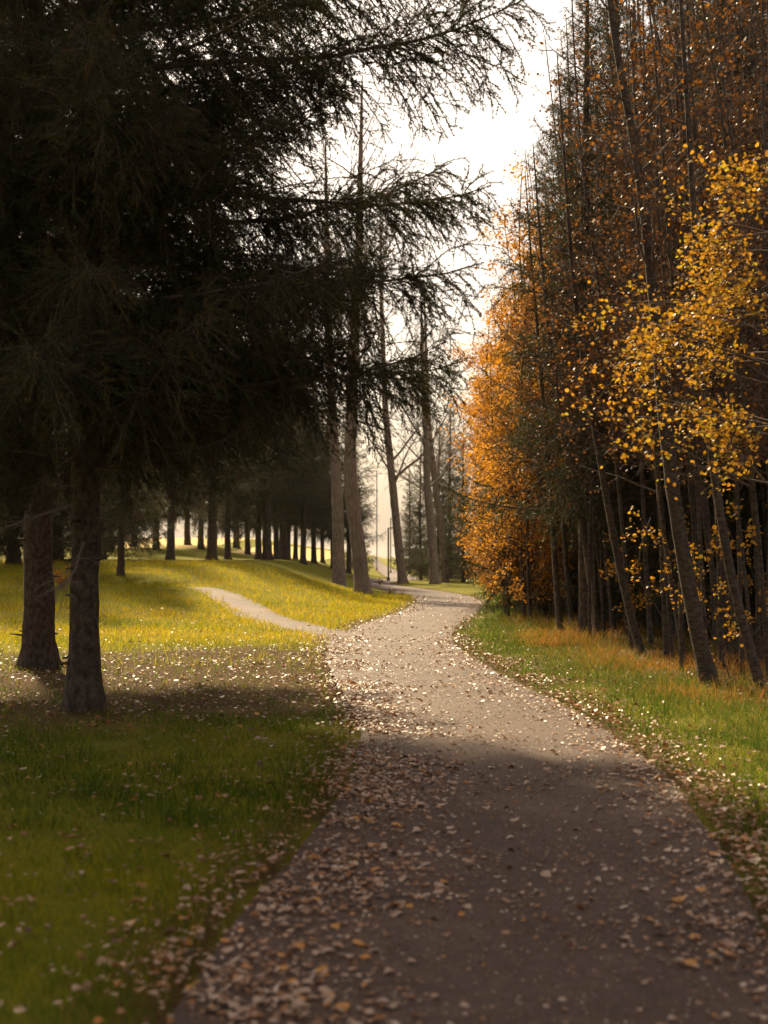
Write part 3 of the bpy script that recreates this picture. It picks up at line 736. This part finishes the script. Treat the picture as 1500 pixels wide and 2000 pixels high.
i = rs.randint(170, size=NL); p, _ = along(P2, i, rs.uniform(.1, 1, NL)); p = p + rs.normal(0, .075, p.shape); p[:, 2] -= .02
sz = .044 * rs.uniform(.6, 1.25, NL); va = np.clip(rs.beta(2.5, 1.8, NL), 0, 1)
order = np.argsort(p[:, 1]); nearl = order[:300]; restl = order[300:]
V, Q, kk = leaves(p[restl], sz[restl], rs, flat=.2); b = MB(); b.add(V, Q=Q, a=np.repeat(va[restl], kk)); link('leaf_spray', b.mesh('leaf_spray', M['yellow_leaf'], False), root, 'stuff')
ym = []
for k in range(8):
    V, Q, kk = leaves(np.zeros((1, 3)), 1.0, rs, flat=.2); bb = MB(); bb.add(V, Q=Q, a=(k + .5) / 8); ym.append(bb.mesh('leaf', M['yellow_leaf'], False))
for k in nearl:
    o = link('leaf', ym[min(7, int(va[k] * 8))], root); o.location = p[k]; o.rotation_euler = (0, 0, rs.uniform(0, 6.28)); s = sz[k]; o.scale = (s, s, s)

# copies filling the wood
def edge(y): return float(np.interp(y, MAIN[:, 1], MAIN[:, 0])) + HALF_MAIN
SKYLINE = ([880, 900, 950, 1000, 1060, 1130, 1200, 1300], [900, 800, 600, 440, 230, 40, -250, -700])
def grove(parts, n, d0, d1, o0, o1, s0, s1, label, group, name='aspen_tree', pw=1.0, rs=np.random.RandomState(5)):
    for k in range(n):
        for _ in range(40):
            d = d0 + (d1 - d0) * rs.uniform() ** pw; x = edge(d) + rs.uniform(o0, o1)
            if x < .30 * d + 1.0: break
        k_ = rs.randint(len(parts)); sc_ = rs.uniform(s0, s1)
        top = HC + (HY - np.interp(CX + x / d * FPX, *SKYLINE)) / FPX * d          # the stand steps down towards the bend
        sc_ = max(.45 if name != 'sapling' else .3, min(sc_, top * rs.uniform(.68, .95) / max(v.co.z for v in parts[k_][0][1].vertices)))
        o = place(name, parts[k_], (x, d, gz(x, d)), rs.normal(0, .5), sc_, label, 'tree' if name != 'sapling' else 'sapling', group)
        o.rotation_euler[0] = rs.normal(0, .02); o.rotation_euler[1] = rs.normal(0, .03)
grove(BARE, 110, 17.5, 46, 2.6, 9, .85, 1.2, 'slim grey aspen stem standing among many in the shaded wood', 'aspen stems inside the wood')
grove(LEAFY, 24, 35, 54, .75, 2.8, .7, 1.15, 'aspen thick with glowing orange leaves at the path bend', 'orange aspens at the path bend')
grove(RUST, 18, 30, 46, 3.4, 7, .9, 1.15, 'aspen with thin rust brown leaves behind the orange ones', 'rust brown aspens behind the bend')
grove(RUST, 16, 20, 36, 3.6, 9, 1.0, 1.3, 'aspen with rust brown leaves high in the right of the wood', 'rust brown aspens on the right')
grove(SAP, 9, 16, 30, 2.6, 5.5, .6, 1.1, 'small sapling with a few yellow leaves under the aspens', 'yellow leaved saplings', 'sapling')

# ------------------------------------------------------------------ small things
def lamp_post(px, d, H, arm, label):
    x, y, z = spot(px, d); root = empty('lamp_post', (x, y, z)); tagit(root, label, 'lamp post')
    b = MB(); b.add(*_q(tubes(np.array([[0, 0, -.1], [0, 0, .25], [0, 0, .26], [0, 0, H]])[None], np.array([[.11, .11, .065, .055]]), 8))); link('pole', b.mesh('pole', M['dark_metal']), root)
    s = 1 if arm > 0 else -1
    b = MB(); b.add(*_q(tubes(np.array([[0, 0, H - .04], [arm * .5, 0, H], [arm, 0, H]])[None], .035, 6))); link('arm', b.mesh('arm', M['dark_metal']), root)
    V = np.array([[0, -.15, 0], [.55 * s, -.15, 0], [.55 * s, .15, 0], [0, .15, 0], [0, -.12, .09], [.5 * s, -.12, .07], [.5 * s, .12, .07], [0, .12, .09]]) + np.array([arm - .05 * s, 0, H - .05])
    Q = np.array([[0, 3, 2, 1], [4, 5, 6, 7], [0, 1, 5, 4], [1, 2, 6, 5], [2, 3, 7, 6], [3, 0, 4, 7]])
    b = MB(); b.add(V, Q=Q); hd = link('lamp_head', b.mesh('lamp_head', M['dark_metal'], False), root)
    b = MB(); b.add(np.array([[.08 * s, -.1, -.01], [.45 * s, -.1, -.01], [.45 * s, .1, -.01], [.08 * s, .1, -.01]]) + np.array([arm - .05 * s, 0, H - .05]), Q=[[0, 1, 2, 3]]); link('lens', b.mesh('lens', M['lens'], False), hd)
lamp_post(758.5, 100, 3.75, .25, 'short dark lamp post beside the far path bend')
lamp_post(736, 172, 12.0, -.7, 'tall street light whose arm shows left of the slim poplar')
lamp_post(763, 150, 5.8, .35, 'distant lamp post half hidden behind the slim poplar')


def weed(px, d, s, label, mat, cat, name, seed):
    rs_ = np.random.RandomState(seed)
    st = curve(np.zeros((14, 3)), np.stack([rs_.normal(0, .5, 14), rs_.normal(0, .5, 14), np.ones(14)], -1), rs_.uniform(.3, .8, 14), 5, -.4, .15, rs_)
    root = empty(name, spot(px, d), 0, s); tagit(root, label, cat)
    b = MB(); b.add(*_q(tubes(st, np.linspace(.006, .002, 5)[None], 4))); link('stem', b.mesh('stem', M['twig_bark']), root)
    p, _ = along(st, rs_.randint(14, size=260), rs_.uniform(.25, 1, 260)); V, Q, kk = leaves(p + rs_.normal(0, .03, p.shape), .05, rs_, flat=.1)
    b = MB(); b.add(V, Q=Q, a=np.repeat(rs_.uniform(0, .6, 260), kk)); link('leaf_crown', b.mesh('leaf_crown', M[mat], False), root, 'stuff')
weed(763, 63, .62, 'small dark leafy weed on the lawn tip beside the path', 'rust_leaf', 'weed', 'weed_plant', 1)
weed(787, 62, .4, 'smallest weed sprig at the very tip of the lawn', 'rust_leaf', 'weed', 'weed_plant', 2)
weed(742, 84, .8, 'low dark weed clump across the path behind the leaning poplar', 'rust_leaf', 'weed', 'weed_plant', 3)
weed(122, 46, 1.35, 'rust orange shrub seen between the two near left trunks', 'orange_leaf', 'shrub', 'shrub', 4)

# ------------------------------------------------------------------ autumn haze in the air
V = np.array([[sx * 3200, yy, zz] for zz in (-1.3, 34) for yy in (-80, 5200) for sx in (-1, 1)], float)
Q = np.array([[0, 2, 3, 1], [4, 5, 7, 6], [0, 1, 5, 4], [1, 3, 7, 5], [3, 2, 6, 7], [2, 0, 4, 6]])
hm, hn, hl, ho = newmat('haze')
pv = hn.new('ShaderNodeVolumePrincipled'); pv.inputs['Color'].default_value = (1.0, .93, .86, 1); pv.inputs['Density'].default_value = .00008
pv.inputs['Anisotropy'].default_value = .3
hl.new(pv.outputs[0], ho.inputs['Volume'])
b = MB(); b.add(V, Q=Q); tagit(link('haze', b.mesh('haze', hm, False)), 'thin warm haze filling the air of the park', None, None, 'stuff')
